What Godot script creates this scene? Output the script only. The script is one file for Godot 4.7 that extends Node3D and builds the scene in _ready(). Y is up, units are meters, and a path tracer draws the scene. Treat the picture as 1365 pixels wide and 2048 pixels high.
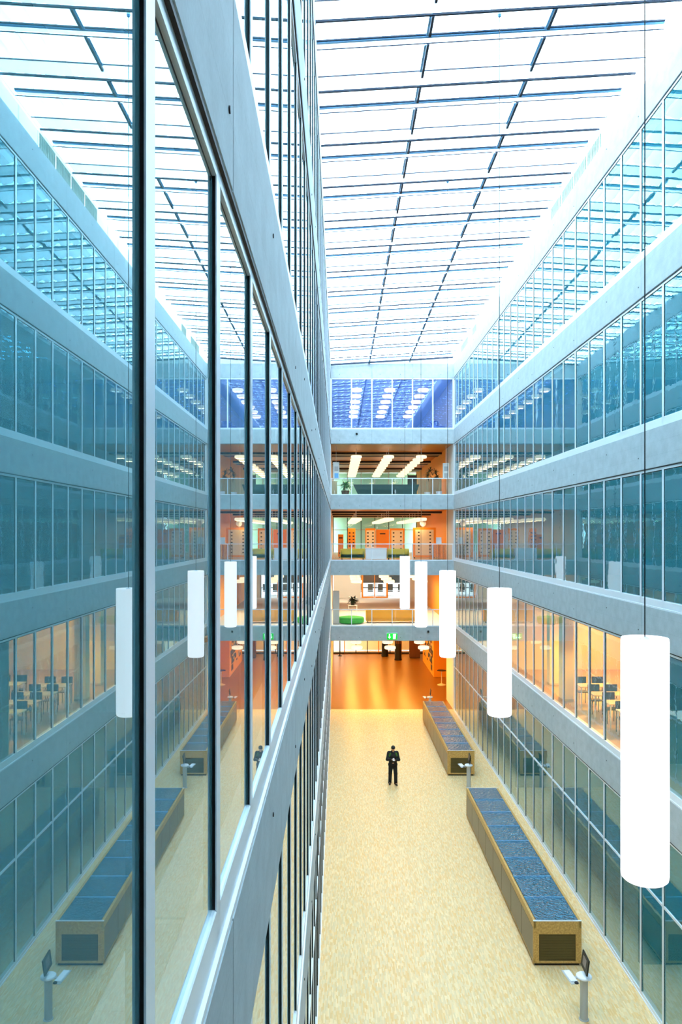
extends Node3D
# A covered atrium seen from an upper window: glazed facades left and right, galleries at the far end,
# a daylit translucent roof, pendant cylinder lamps, two long glass-topped display plinths.

const EYE := 11.3
const FOCAL := 1543.0            # pixels, for a 1365 x 2048 picture
const LEFT := -0.475             # inner faces of the concrete
const RIGHT := 7.38
const FAR := -49.3
const NEAR := 1.6
const BACK := -72.6
const TOPS := [5.36, 9.56, 13.76, 17.96, 22.16]
const BAND := 0.92
const ORD := ["first", "second", "third", "fourth", "fifth", "sixth", "seventh", "eighth", "ninth", "tenth", "eleventh", "twelfth"]

var M := {}
var cache := {}
var rng := RandomNumberGenerator.new()


# ---------------------------------------------------------------- helpers
func mat(called: String, c: Color, rough := 0.6, metal := 0.0, spec := 0.5) -> StandardMaterial3D:
	var m := StandardMaterial3D.new()
	m.resource_name = called
	m.albedo_color = c
	m.roughness = rough
	m.metallic = metal
	m.metallic_specular = spec
	M[called] = m
	return m


func base(called: String, at := Vector3.ZERO, turn := 0.0) -> Node3D:
	var o := Node3D.new()
	o.name = called
	o.position = at
	o.rotation.y = turn
	add_child(o, true)
	return o


func tag(o: Node3D, label: String, category: String, group := "") -> Node3D:
	o.set_meta("label", label)
	o.set_meta("category", category)
	if group != "":
		o.set_meta("group", group)
	return o


func setting(o: Node3D, label: String) -> Node3D:
	o.set_meta("kind", "structure")
	o.set_meta("label", label)
	return o


func part(parent: Node3D, called: String, mesh: Mesh, m: Material, at := Vector3.ZERO, turn := Vector3.ZERO) -> MeshInstance3D:
	var o := MeshInstance3D.new()
	o.name = called
	o.mesh = mesh
	o.material_override = m
	o.position = at
	o.rotation = turn
	o.cast_shadow = GeometryInstance3D.SHADOW_CASTING_SETTING_ON
	parent.add_child(o, true)
	return o


func bm(x: float, y: float, z: float) -> Mesh:
	var key := "b%.4f_%.4f_%.4f" % [x, y, z]
	if not cache.has(key):
		var b := BoxMesh.new()
		b.size = Vector3(x, y, z)
		cache[key] = b
	return cache[key]


func quad(st: SurfaceTool, a: Vector3, b: Vector3, c: Vector3, d: Vector3) -> void:
	# clockwise seen from the front
	for v in [a, b, c, a, c, d]:
		st.add_vertex(v)


func new_st() -> SurfaceTool:
	var st := SurfaceTool.new()
	st.begin(Mesh.PRIMITIVE_TRIANGLES)
	st.set_smooth_group(-1)
	return st


func done(st: SurfaceTool) -> ArrayMesh:
	st.generate_normals()
	return st.commit()


func bevel(x: float, y: float, z: float, r: float) -> Mesh:
	# a box with chamfered edges
	var key := "v%.4f_%.4f_%.4f_%.4f" % [x, y, z, r]
	if cache.has(key):
		return cache[key]
	var st := new_st()
	var h := Vector3(x, y, z) * 0.5
	var pts := {}
	for sx in [-1, 1]:
		for sy in [-1, 1]:
			for sz in [-1, 1]:
				var s := Vector3(sx, sy, sz)
				for k in 3:
					var p := s * h
					for j in 3:
						if j != k:
							p[j] -= s[j] * r
					pts["%d%d%d%d" % [sx, sy, sz, k]] = p
	var put := func(list: Array) -> void:
		var mid := Vector3.ZERO
		for v in list:
			mid += v
		mid /= list.size()
		var n: Vector3 = (list[1] - list[0]).cross(list[2] - list[0])
		if n.dot(mid) > 0:
			list.reverse()
		for i in range(1, list.size() - 1):
			st.add_vertex(list[0])
			st.add_vertex(list[i])
			st.add_vertex(list[i + 1])
	for k in 3:
		var a := (k + 1) % 3
		var b := (k + 2) % 3
		for s in [-1, 1]:
			var face := []
			for q in [[-1, -1], [1, -1], [1, 1], [-1, 1]]:
				var v := [0, 0, 0]
				v[k] = s
				v[a] = q[0]
				v[b] = q[1]
				face.append(pts["%d%d%d%d" % [v[0], v[1], v[2], k]])
			put.call(face)
		for sa in [-1, 1]:
			for sb in [-1, 1]:
				var e := []
				for q in [[-1, a], [1, a], [1, b], [-1, b]]:
					var v := [0, 0, 0]
					v[k] = q[0]
					v[a] = sa
					v[b] = sb
					e.append(pts["%d%d%d%d" % [v[0], v[1], v[2], q[1]]])
				put.call(e)
	for sx in [-1, 1]:
		for sy in [-1, 1]:
			for sz in [-1, 1]:
				put.call([pts["%d%d%d0" % [sx, sy, sz]], pts["%d%d%d1" % [sx, sy, sz]], pts["%d%d%d2" % [sx, sy, sz]]])
	cache[key] = done(st)
	return cache[key]


func lathe(profile: Array, n := 32) -> ArrayMesh:
	# profile of Vector2(radius, height) from bottom to top
	var st := SurfaceTool.new()
	st.begin(Mesh.PRIMITIVE_TRIANGLES)
	for i in profile.size() - 1:
		st.set_smooth_group(i)
		var p: Vector2 = profile[i]
		var q: Vector2 = profile[i + 1]
		for k in n:
			var a := TAU * k / n
			var b := TAU * (k + 1) / n
			var pa := Vector3(p.x * cos(a), p.y, p.x * sin(a))
			var pb := Vector3(p.x * cos(b), p.y, p.x * sin(b))
			var qa := Vector3(q.x * cos(a), q.y, q.x * sin(a))
			var qb := Vector3(q.x * cos(b), q.y, q.x * sin(b))
			if p.x > 1e-5:
				for v in [pa, qb, pb]:
					st.add_vertex(v)
			if q.x > 1e-5:
				for v in [pa, qa, qb]:
					st.add_vertex(v)
	st.generate_normals()
	return st.commit()


func cyl(r: float, h: float, n := 16, r2 := -1.0) -> Mesh:
	var key := "c%.4f_%.4f_%d_%.4f" % [r, h, n, r2]
	if not cache.has(key):
		var c := CylinderMesh.new()
		c.bottom_radius = r
		c.top_radius = r if r2 < 0.0 else r2
		c.height = h
		c.radial_segments = n
		c.rings = 1
		cache[key] = c
	return cache[key]


func prism(outline: PackedVector2Array, depth: float) -> Mesh:
	# outline in x, y; from z = 0 to z = depth
	var st := new_st()
	var tri := Geometry2D.triangulate_polygon(outline)
	var ccw := not Geometry2D.is_polygon_clockwise(outline)
	for i in range(0, tri.size(), 3):
		var a := outline[tri[i]]
		var b := outline[tri[i + 1]]
		var c := outline[tri[i + 2]]
		if (b - a).cross(c - a) < 0:
			var t := b
			b = c
			c = t
		for v in [a, c, b]:
			st.add_vertex(Vector3(v.x, v.y, depth))
		for v in [a, b, c]:
			st.add_vertex(Vector3(v.x, v.y, 0))
	for i in outline.size():
		var a := outline[i]
		var b := outline[(i + 1) % outline.size()]
		if not ccw:
			var t := a
			a = b
			b = t
		quad(st, Vector3(a.x, a.y, 0), Vector3(a.x, a.y, depth), Vector3(b.x, b.y, depth), Vector3(b.x, b.y, 0))
	return done(st)


func noise_tex(freq: float, size: int, s: int, as_normal := false, strength := 1.0, ramp: Gradient = null) -> NoiseTexture2D:
	var n := FastNoiseLite.new()
	n.seed = s
	n.frequency = freq
	n.fractal_octaves = 4
	var t := NoiseTexture2D.new()
	t.noise = n
	t.width = size
	t.height = size
	t.seamless = true
	t.as_normal_map = as_normal
	t.bump_strength = strength
	if ramp:
		t.color_ramp = ramp
	return t


func ramp(a: Color, b: Color) -> Gradient:
	var g := Gradient.new()
	g.set_color(0, a)
	g.set_color(1, b)
	return g


func down_light(at: Vector3, energy: float, c: Color, size: float) -> void:
	face_light(at, energy, c, Vector2(size, size), Vector3(-PI / 2, 0, 0))


func face_light(at: Vector3, energy: float, c: Color, size: Vector2, turn: Vector3) -> void:
	var l := AreaLight3D.new()
	l.name = "lamp_light"
	l.area_size = size
	l.area_normalize_energy = true
	l.light_energy = energy
	l.light_color = c
	l.area_range = 60.0
	l.area_attenuation = 2.0
	l.shadow_enabled = true
	l.position = at
	l.rotation = turn
	add_child(l, true)


func omni(at: Vector3, energy: float, c: Color, size := 0.05) -> void:
	var l := OmniLight3D.new()
	l.name = "lamp_light"
	l.light_energy = energy
	l.light_color = c
	l.light_size = size
	l.omni_range = 60.0
	l.omni_attenuation = 2.0
	l.shadow_enabled = true
	l.position = at
	add_child(l, true)


# ---------------------------------------------------------------- scene
func _ready() -> void:
	rng.seed = 20
	camera_and_sky()
	materials()
	shell()
	facade("left", -1.0, LEFT, 1.973, 1.225)
	facade("right", 1.0, RIGHT, 17.58, 1.3)
	far_end()
	near_end()
	roof()
	pendants()
	plinth("display_plinth", Vector3(5.10, 0, -20.15), "near long glass-topped display plinth with a dark panel in its tan end")
	plinth("display_plinth", Vector3(5.10, 0, -35.98), "far long glass-topped display plinth ending by the lobby floor")
	kiosk(Vector3(5.72, 0, -17.95), "nearest grey computer kiosk on a post, standing before the end of the near plinth")
	kiosk(Vector3(5.80, 0, -34.3), "middle computer kiosk on a post, standing before the far plinth")
	kiosk(Vector3(5.78, 0, -48.6), "farthest computer kiosk, small and pale behind the far plinth by the lobby")
	person()
	top_room()
	upper_gallery()
	middle_gallery()
	lower_gallery()
	lobby()
	side_room()


func camera_and_sky() -> void:
	var cam := Camera3D.new()
	cam.name = "camera"
	cam.position = Vector3(0, EYE, 0)
	cam.projection = Camera3D.PROJECTION_FRUSTUM
	cam.near = 0.1
	cam.far = 300.0
	cam.size = 2048.0 / FOCAL * cam.near
	cam.frustum_offset = Vector2(5.5, 43.0) / FOCAL * cam.near
	add_child(cam)
	cam.current = true
	var sky := ProceduralSkyMaterial.new()
	sky.sky_top_color = Color(0.76, 0.90, 1.0)
	sky.sky_horizon_color = Color(0.93, 0.97, 1.0)
	sky.ground_horizon_color = Color(0.7, 0.7, 0.68)
	sky.ground_bottom_color = Color(0.5, 0.5, 0.48)
	var s := Sky.new()
	s.sky_material = sky
	var e := Environment.new()
	e.background_mode = Environment.BG_SKY
	e.sky = s
	e.background_energy_multiplier = 16.5
	e.tonemap_mode = Environment.TONE_MAPPER_LINEAR
	e.tonemap_exposure = 1.0
	e.sdfgi_enabled = true
	e.ssao_enabled = true
	e.ssil_enabled = true
	var w := WorldEnvironment.new()
	w.name = "environment"
	w.environment = e
	add_child(w)


func materials() -> void:
	# concrete: cloudy grey with faint board lines
	var c := mat("concrete", Color(0.74, 0.77, 0.78), 0.75)
	var im := Image.create(512, 512, false, Image.FORMAT_RGB8)
	var n := FastNoiseLite.new()
	n.seed = 4
	n.frequency = 0.012
	n.fractal_octaves = 5
	var im_n := n.get_seamless_image(512, 512)
	var f := FastNoiseLite.new()
	f.seed = 9
	f.frequency = 0.15
	var im_f := f.get_seamless_image(512, 512)
	for y in 512:
		for x in 512:
			var v := 0.93 + 0.08 * (im_n.get_pixel(x, y).r - 0.5) + 0.06 * (im_f.get_pixel(x, y).r - 0.5)
			im.set_pixel(x, y, Color(v, v * 1.0, v * 0.995))
	for k in 8:
		for x in 512:
			var p := im.get_pixel(x, k * 64)
			im.set_pixel(x, k * 64, p.darkened(0.05 + 0.05 * rng.randf()))
	c.albedo_texture = ImageTexture.create_from_image(im)
	c.uv1_triplanar = true
	c.uv1_world_triplanar = true
	c.uv1_scale = Vector3.ONE * 0.4
	# end-grain wood block floor
	var w := mat("wood_blocks", Color(1, 1, 1), 0.42, 0.0, 0.4)
	var fl := Image.create(2048, 2048, false, Image.FORMAT_RGB8)
	for col in 256:
		var y := -int(rng.randf() * 48)
		while y < 2048:
			var h := 30 + int(rng.randf() * 26)
			var t := rng.randf()
			var k := 0.91 + 0.09 * rng.randf()
			var tone := Color(0.94 * k, 0.82 * k, 0.62 * k).lerp(Color(0.89, 0.68, 0.40), pow(t, 2.2) * 0.75)
			fl.fill_rect(Rect2i(col * 8, maxi(y, 0), 8, h + mini(y, 0)), tone)
			y += h
	w.albedo_texture = ImageTexture.create_from_image(fl)
	w.uv1_triplanar = true
	w.uv1_world_triplanar = true
	w.uv1_scale = Vector3.ONE * 0.125
	mat("soil_floor", Color(0.56, 0.35, 0.11), 0.30)
	mat("room_floor", Color(0.72, 0.58, 0.40), 0.4)
	mat("grey_floor", Color(0.55, 0.53, 0.5), 0.5)
	# metals
	mat("silver", Color(0.90, 0.915, 0.93), 0.4, 0.1)
	mat("gasket_and_shade", Color(0.045, 0.04, 0.04), 0.6)  # frame black, also used for shade painted under bands and head rails
	mat("roof_steel", Color(0.10, 0.16, 0.24), 0.5, 0.2)
	mat("roof_blue", Color(0.45, 0.68, 0.86), 0.35, 0.4)
	mat("dark_metal", Color(0.06, 0.06, 0.065), 0.45, 0.2)
	# glazing: coated panes that mirror about a third and let the rest through
	for g in [["glass_left", Color(0.60, 0.90, 0.95), 0.50], ["glass_right", Color(0.32, 0.82, 0.90), 0.34], ["glass_end", Color(0.42, 0.60, 0.97), 0.28]]:
		var m := mat(g[0], Color(g[1].r, g[1].g, g[1].b, 0.0), 0.0, g[2])
		m.transparency = BaseMaterial3D.TRANSPARENCY_ALPHA
	var gw := noise_tex(0.010, 512, 77)
	for g in ["glass_right", "glass_end"]:
		var m: StandardMaterial3D = M[g]
		m.heightmap_enabled = true
		m.heightmap_texture = gw
		m.heightmap_scale = 0.06 if g == "glass_right" else 0.025
		m.uv1_triplanar = true
		m.uv1_world_triplanar = true
		m.uv1_scale = Vector3.ONE * 0.25
	var rg := mat("glass_rail", Color(0.62, 0.85, 0.78, 0.08), 0.02)
	rg.transparency = BaseMaterial3D.TRANSPARENCY_ALPHA
	var cg := mat("glass_clear", Color(0.8, 0.95, 0.9, 0.06), 0.02)
	cg.transparency = BaseMaterial3D.TRANSPARENCY_ALPHA
	# roof fabric
	var sh := mat("roof_fabric", Color(0.96, 0.98, 0.98), 0.9)
	sh.backlight_enabled = true
	sh.backlight = Color(1, 1, 1)
	var rib := mat("ribbed_panel", Color(0.62, 0.66, 0.60), 0.6)
	# paint, cloth, wood
	mat("white_paint", Color(0.90, 0.90, 0.88), 0.7)
	mat("cream_paint", Color(0.93, 0.86, 0.72), 0.7)
	mat("orange_paint", Color(0.97, 0.64, 0.09), 0.6)
	mat("orange_board", Color(0.96, 0.58, 0.07), 0.55)
	mat("warm_ceiling", Color(0.80, 0.50, 0.12), 0.4)
	mat("warm_beam", Color(0.26, 0.15, 0.06), 0.6)
	mat("pale_strip", Color(0.93, 0.85, 0.66), 0.6)
	mat("blue_ceiling", Color(0.50, 0.58, 0.82), 0.6)
	mat("dark_room", Color(0.025, 0.035, 0.04), 0.9, 0.0, 0.2)  # near black: the dimness of the wing rooms is put into the colour
	mat("dark_floor", Color(0.03, 0.035, 0.035), 0.8, 0.0, 0.2)  # wing floors likewise coloured dark to look unlit
	mat("pale_green", Color(0.60, 0.76, 0.62), 0.6)
	mat("teal_cloth", Color(0.02, 0.12, 0.12), 0.8)
	mat("lime_cloth", Color(0.90, 0.74, 0.04), 0.8)
	mat("yellow_cloth", Color(0.97, 0.66, 0.03), 0.8)
	mat("green_cloth", Color(0.05, 0.62, 0.06), 0.7)
	mat("blue_cloth", Color(0.05, 0.10, 0.45), 0.8)
	mat("black", Color(0.02, 0.02, 0.022), 0.5)
	mat("white_plastic", Color(0.92, 0.93, 0.95), 0.35)
	mat("grey_plastic", Color(0.72, 0.72, 0.71), 0.45)
	mat("leaf", Color(0.20, 0.56, 0.06), 0.5)
	mat("dry_leaf", Color(0.20, 0.20, 0.05), 0.5)
	mat("dark_leaf", Color(0.03, 0.08, 0.03), 0.5)
	mat("trunk", Color(0.72, 0.64, 0.48), 0.7)
	mat("terracotta", Color(0.42, 0.22, 0.10), 0.7)
	# display plinth
	var tan := mat("tan_stone", Color(0.87, 0.69, 0.39), 0.45)
	tan.albedo_texture = noise_tex(0.04, 512, 31, false, 1.0, ramp(Color(0.78, 0.74, 0.66), Color(1, 1, 1)))
	tan.uv1_triplanar = true
	tan.uv1_world_triplanar = true
	tan.uv1_scale = Vector3.ONE * 0.7
	mat("side_panel", Color(0.38, 0.34, 0.27), 0.32, 0.35)
	mat("end_panel", Color(0.36, 0.30, 0.14), 0.5, 0.2)
	var wg := mat("ripple_glass", Color(0.15, 0.42, 0.52), 0.04, 0.35, 0.71)
	wg.heightmap_enabled = true
	wg.heightmap_scale = 6.0
	wg.heightmap_texture = noise_tex(0.016, 512, 12)
	wg.uv1_triplanar = true
	wg.uv1_world_triplanar = true
	wg.uv1_scale = Vector3(0.9, 0.9, 0.9)
	# lamps
	var l := mat("lamp_white", Color(0.62, 0.62, 0.64), 0.6)
	l.emission_enabled = true
	l.emission = Color(1.0, 0.975, 0.985)
	l.emission_energy_multiplier = 1.5
	var lw := mat("lamp_warm", Color(0.95, 0.9, 0.8), 0.5)
	lw.emission_enabled = true
	lw.emission = Color(1.0, 0.93, 0.78)
	lw.emission_energy_multiplier = 1.3
	var ex := mat("sign_green", Color(0.0, 0.5, 0.12), 0.4)
	ex.emission_enabled = true
	ex.emission = Color(0.0, 0.85, 0.22)
	ex.emission_energy_multiplier = 0.7
	var ew := mat("sign_white", Color(0.95, 1, 0.95), 0.4)
	ew.emission_enabled = true
	ew.emission = Color(0.95, 1.0, 0.95)
	ew.emission_energy_multiplier = 0.9
	var sc := mat("screen_glow", Color(0.1, 0.1, 0.12), 0.2)
	sc.emission_enabled = true
	sc.emission = Color(0.45, 0.47, 0.52)
	sc.emission_energy_multiplier = 0.35


# ---------------------------------------------------------------- the building
func slab(called: String, lo: Vector3, hi: Vector3, m: Material, label: String) -> Node3D:
	var o := base(called, (lo + hi) * 0.5 * Vector3(1, 0, 1) + Vector3(0, lo.y, 0))
	var s := hi - lo
	part(o, "slab", bm(s.x, s.y, s.z), m, Vector3(0, s.y * 0.5, 0))
	return setting(o, label)


func shell() -> void:
	var fl := base("floor")
	part(fl, "block_paving", bm(20.9, 0.3, 51.2), M.wood_blocks, Vector3(4.55, -0.15, -24.0))
	part(fl, "lobby_floor", bm(20.9, 0.3, 24.2), M.soil_floor, Vector3(4.55, -0.151, -61.7))
	part(fl, "forecourt", bm(60, 0.3, 30), M.grey_floor, Vector3(4, -0.2, -88.8))
	setting(fl, "pale wood block floor of the atrium running into a dark polished lobby floor")
	# side wings: slabs, backs and ends
	for side in ["left", "right"]:
		var s: float = -1.0 if side == "left" else 1.0
		var face: float = LEFT if side == "left" else RIGHT
		var x0: float = face + s * 0.45
		var x1: float = face + s * 7.0
		var wing := base("wall_%s_wing" % side)
		for i in 5:
			var top: float = TOPS[i]
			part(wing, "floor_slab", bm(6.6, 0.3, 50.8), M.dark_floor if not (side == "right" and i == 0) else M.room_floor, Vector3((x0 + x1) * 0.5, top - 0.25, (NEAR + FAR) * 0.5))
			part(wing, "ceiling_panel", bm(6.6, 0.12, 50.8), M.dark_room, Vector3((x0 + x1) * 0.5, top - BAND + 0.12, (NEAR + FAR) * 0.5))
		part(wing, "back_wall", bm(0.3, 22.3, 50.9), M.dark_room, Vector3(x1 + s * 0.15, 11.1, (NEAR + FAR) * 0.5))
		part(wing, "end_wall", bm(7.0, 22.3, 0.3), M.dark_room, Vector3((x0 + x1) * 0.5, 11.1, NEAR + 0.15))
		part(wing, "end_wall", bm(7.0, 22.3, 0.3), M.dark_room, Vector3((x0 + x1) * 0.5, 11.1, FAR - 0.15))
		for i in 5:
			for z in [-8.0, -20.3, -34.4]:
				var y0: float = 0.0 if i == 0 else TOPS[i - 1] - 0.1
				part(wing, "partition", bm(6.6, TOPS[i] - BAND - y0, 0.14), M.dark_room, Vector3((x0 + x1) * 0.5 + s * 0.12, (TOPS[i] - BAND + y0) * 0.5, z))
		setting(wing, "rooms behind the %s facade, coloured near black to look unlit" % side)


func facade(side: String, s: float, face: float, first: float, pitch: float) -> void:
	# s points from the atrium into the wing
	var wall := base("wall_" + side)
	var z := NEAR
	var n := int(ceil((NEAR - FAR) / 5.2))
	var seg := (NEAR - FAR) / n
	for top in TOPS:
		for i in n:
			part(wall, "concrete_panel", bevel(0.42, BAND, seg - 0.008, 0.008), M.concrete, Vector3(face + s * 0.21, top - BAND * 0.5, NEAR - seg * (i + 0.5)))
		part(wall, "joint_backing", bm(0.3, BAND - 0.02, NEAR - FAR), M.dark_room, Vector3(face + s * 0.2, top - BAND * 0.5, (NEAR + FAR) * 0.5))
	for top in TOPS:
		for i in 19:
			part(wall, "tie_hole", cyl(0.017, 0.012, 8), M.gasket_and_shade, Vector3(face - s * 0.001, top - 0.3 - 0.32 * (i % 2), NEAR - 2.0 - 2.6 * i - 0.35 * (i % 2)), Vector3(0, 0, PI / 2))
	part(wall, "gallery_wall", bm(0.3, 22.4, BACK * -1.0 + FAR) if side == "left" else bm(0.3, 17.8, 3.3), M.white_paint, Vector3(face + s * 0.15, 11.2, (FAR + BACK) * 0.5) if side == "left" else Vector3(face + s * 0.15, 4.44 + 8.9, FAR - 1.65))
	if side == "right":
		part(wall, "pier", bm(0.3, 4.44, 3.3), M.white_paint, Vector3(face + 0.15, 2.22, FAR - 1.65))
		part(wall, "gallery_wall", bm(0.3, 13.3, BACK * -1.0 + FAR - 3.3), M.orange_paint, Vector3(face + 0.15, 11.05, (FAR - 3.3 + BACK) * 0.5))
		part(wall, "top_room_wall", bm(0.3, 4.4, BACK * -1.0 + FAR - 3.3), M.grey_plastic, Vector3(face + 0.15, 19.9, (FAR - 3.3 + BACK) * 0.5))
	setting(wall, "pale grey concrete bands of the %s facade" % side)
	# one strip of glazing per storey
	var glass: Material = M["glass_" + side]
	var xm := face + s * 0.022           # outer face of the frames
	var xg := face + s * 0.040           # the panes
	for level in 5:
		var y0: float = 0.0 if level == 0 else TOPS[level - 1]
		var y1: float = TOPS[level] - BAND
		var win := base("window_%d" % (level + (1 if side == "left" else 6)))
		var zm := (NEAR + FAR) * 0.5
		var zl := NEAR - FAR
		var low := 0.20 if level > 0 else 0.12
		part(win, "sill", bm(0.10, 0.03, zl), M.silver, Vector3(face + s * 0.055, y0 + 0.015, zm))
		part(win, "bottom_rail", bevel(0.12, low - 0.03, zl, 0.006), M.silver, Vector3(xm + s * 0.06, y0 + 0.03 + (low - 0.03) * 0.5, zm))
		part(win, "head_rail", bm(0.12, 0.055, zl), M.silver, Vector3(xm + s * 0.06, y1 - 0.05, zm))
		part(win, "head_shade_strip", bm(0.10, 0.02, zl), M.gasket_and_shade, Vector3(xm + s * 0.07, y1 - 0.087, zm))  # black strip painting the shade under the head rail
		part(win, "head_shade_strip", bm(0.11, 0.022, zl), M.gasket_and_shade, Vector3(face + s * 0.06, y1 - 0.011, zm))  # black strip painting the shaded underside of the concrete band
		var rows := [[y0 + low, y1 - 0.097]]
		if level == 0:
			part(win, "transom", bm(0.03, 0.06, zl), M.silver, Vector3(xm + s * 0.015, 2.8, zm))
			rows = [[y0 + low, 2.78], [2.82, y1 - 0.097]]
		var body := bm(0.05, y1 - y0 - 0.1, 0.085)
		var cap := bm(0.006, y1 - y0 - 0.1, 0.098)
		var k0 := -int(floor((first + NEAR) / pitch))
		var d := first + k0 * pitch
		while d < -FAR - 0.1:
			var dm := d + (0.07 if side == "left" and absf(d - first) < 0.1 else 0.0)
			var mull := part(win, "mullion", body, M.gasket_and_shade, Vector3(xm + s * (0.025 + 0.006), (y0 + y1) * 0.5, -dm))
			part(mull, "cap", cap, M.silver, Vector3(-s * 0.028, 0, 0))
			for r in rows:
				if d + pitch < -FAR + 0.4:
					var q := quad_mesh(pitch, r[1] - r[0])
					var flip := -PI / 2 if s > 0 else PI / 2
					part(win, "pane", q, glass, Vector3(xg, (r[0] + r[1]) * 0.5, -d - pitch * 0.5), Vector3(0, flip, 0))
			d += pitch
		setting(win, "strip of tall panes in silver frames along the %s facade, %s storey" % [side, ["ground", "first", "second", "third", "top"][level]])


func quad_mesh(x: float, y: float) -> Mesh:
	var key := "q%.4f_%.4f" % [x, y]
	if not cache.has(key):
		var q := QuadMesh.new()
		q.size = Vector2(x, y)
		cache[key] = q
	return cache[key]


func far_end() -> void:
	var wall := base("wall_back")
	var w := RIGHT - LEFT
	for top in TOPS:
		for i in 3:
			part(wall, "concrete_panel", bevel(w / 3 - 0.006, BAND, 0.4, 0.008), M.concrete, Vector3(LEFT + w / 3 * (i + 0.5), top - BAND * 0.5, FAR - 0.2))
		part(wall, "joint_backing", bm(w, BAND - 0.02, 0.3), M.dark_room, Vector3((LEFT + RIGHT) * 0.5, top - BAND * 0.5, FAR - 0.2))
		for i in 6:
			part(wall, "tie_hole", cyl(0.02, 0.012, 8), M.gasket_and_shade, Vector3(LEFT + 0.55 + 1.3 * i, top - 0.7, FAR + 0.001), Vector3(PI / 2, 0, 0))
	setting(wall, "concrete bands of the galleries at the far end")
	# gallery slabs
	for i in 5:
		var top: float = TOPS[i]
		var o := base("ceiling_gallery" if i == 4 else "floor_gallery")
		var zc := (FAR - 0.4 + BACK) * 0.5
		var zl := FAR - 0.4 - BACK
		var fm: Material = [M.white_paint, M.room_floor, M.grey_floor, M.dark_floor, M.dark_floor][i]
		part(o, "slab", bm(w + 0.2, 0.4, zl), fm, Vector3((LEFT + RIGHT) * 0.5, top - 0.22, zc))
		var cm: Material = M.blue_ceiling if i == 4 else M.warm_ceiling
		part(o, "ceiling_board", bm(w + (3.0 if i == 0 else 0.0), 0.1, zl), cm, Vector3((LEFT + RIGHT) * 0.5 + (1.5 if i == 0 else 0.0), top - BAND + 0.09, zc))
		if i < 4:
			for k in 3:
				part(o, "ceiling_beam", bm(w, 0.10, 1.9), M.warm_beam, Vector3((LEFT + RIGHT) * 0.5, top - BAND + 0.0, FAR - 7.2 - 6.6 * k))
				part(o, "dark_joint", bm(w, 0.14, 0.22), M.black, Vector3((LEFT + RIGHT) * 0.5, top - BAND - 0.02, FAR - 5.7 - 6.6 * k))
				part(o, "service_strip", bm(w, 0.10, 0.20), M.pale_strip, Vector3((LEFT + RIGHT) * 0.5, top - BAND - 0.07, FAR - 6.1 - 6.6 * k))
		setting(o, "slab of the %s gallery at the far end" % ["first", "second", "third", "fourth", "top"][i])
	# the roof edge above the top beam
	slab("trim_1", Vector3(LEFT - 0.4, 22.16, FAR - 0.5), Vector3(RIGHT + 0.6, 22.5, FAR - 0.3), M.white_paint, "white upstand above the far top beam")
	# top storey glazing
	var win := base("window_11", Vector3(0, TOPS[3], FAR))
	var y1: float = TOPS[4] - BAND - TOPS[3]
	part(win, "sill", bm(w, 0.10, 0.12), M.silver, Vector3((LEFT + RIGHT) * 0.5, 0.05, -0.06))
	part(win, "head_rail", bm(w, 0.08, 0.12), M.silver, Vector3((LEFT + RIGHT) * 0.5, y1 - 0.04, -0.08))
	for k in 7:
		var x := clampf(-0.447 + 1.3 * k, LEFT + 0.03, RIGHT - 0.03)
		part(win, "mullion", bm(0.075, y1, 0.12), M.silver, Vector3(x, y1 * 0.5, -0.08))
		if k < 6:
			part(win, "pane", quad_mesh(1.3, y1 - 0.16), M.glass_end, Vector3(-0.447 + 1.3 * (k + 0.5), y1 * 0.5, -0.07))
	setting(win, "six tall bluish panes of the top room at the far end")
	# railings of the three open galleries
	for i in 3:
		var r := base("railing", Vector3(0, TOPS[i], FAR - 0.1))
		part(r, "top_rail", bm(w - 0.02, 0.05, 0.06), M.silver, Vector3((LEFT + RIGHT) * 0.5, 1.07, 0))
		part(r, "base_rail", bm(w - 0.02, 0.06, 0.06), M.silver, Vector3((LEFT + RIGHT) * 0.5, 0.03, 0))
		for k in 7:
			part(r, "post", bm(0.05, 1.04, 0.05), M.silver, Vector3(clampf(-0.447 + 1.3 * k, LEFT + 0.04, RIGHT - 0.04), 0.52, 0))
			if k < 6:
				part(r, "pane", quad_mesh(1.24, 0.94), M.glass_rail, Vector3(-0.447 + 1.3 * (k + 0.5), 0.55, 0))
		tag(r, ["silver railing with glass panes before the yellow sofa and green ottoman", "silver railing with glass panes before the orange display boards", "silver railing with glass panes before the dark teal sofa"][i], "railing", "gallery railings")
	# back partitions of the storeys
	var back := base("wall_back_glazed", Vector3(0, 0, BACK))
	for i in [1, 2, 3]:
		var y: float = TOPS[i - 1] - 0.02
		var h: float = TOPS[i] - BAND - y
		part(back, "rear_wall", bm(w + 0.4, h + 0.3, 0.2), M.pale_green if i != 1 else M.white_paint, Vector3((LEFT + RIGHT) * 0.5, y + h * 0.5, -1.6 if i != 1 else -3.6))
		if i == 1:
			continue
		for k in 7:
			part(back, "mullion", bm(0.06, h, 0.08), M.dark_metal if i == 2 else M.silver, Vector3(LEFT + 0.03 + k * (w - 0.06) / 6, y + h * 0.5, 0))
			if k < 6:
				part(back, "pane", quad_mesh(w / 6 - 0.06, h), M.glass_clear, Vector3(LEFT + w / 6 * (k + 0.5), y + h * 0.5, 0))
		part(back, "transom", bm(w, 0.06, 0.07), M.silver, Vector3((LEFT + RIGHT) * 0.5, y + 2.1, 0))
	part(back, "rear_wall", bm(w + 0.4, 3.6, 0.2), M.dark_room, Vector3((LEFT + RIGHT) * 0.5, TOPS[3] + 1.6, -0.1))
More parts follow.
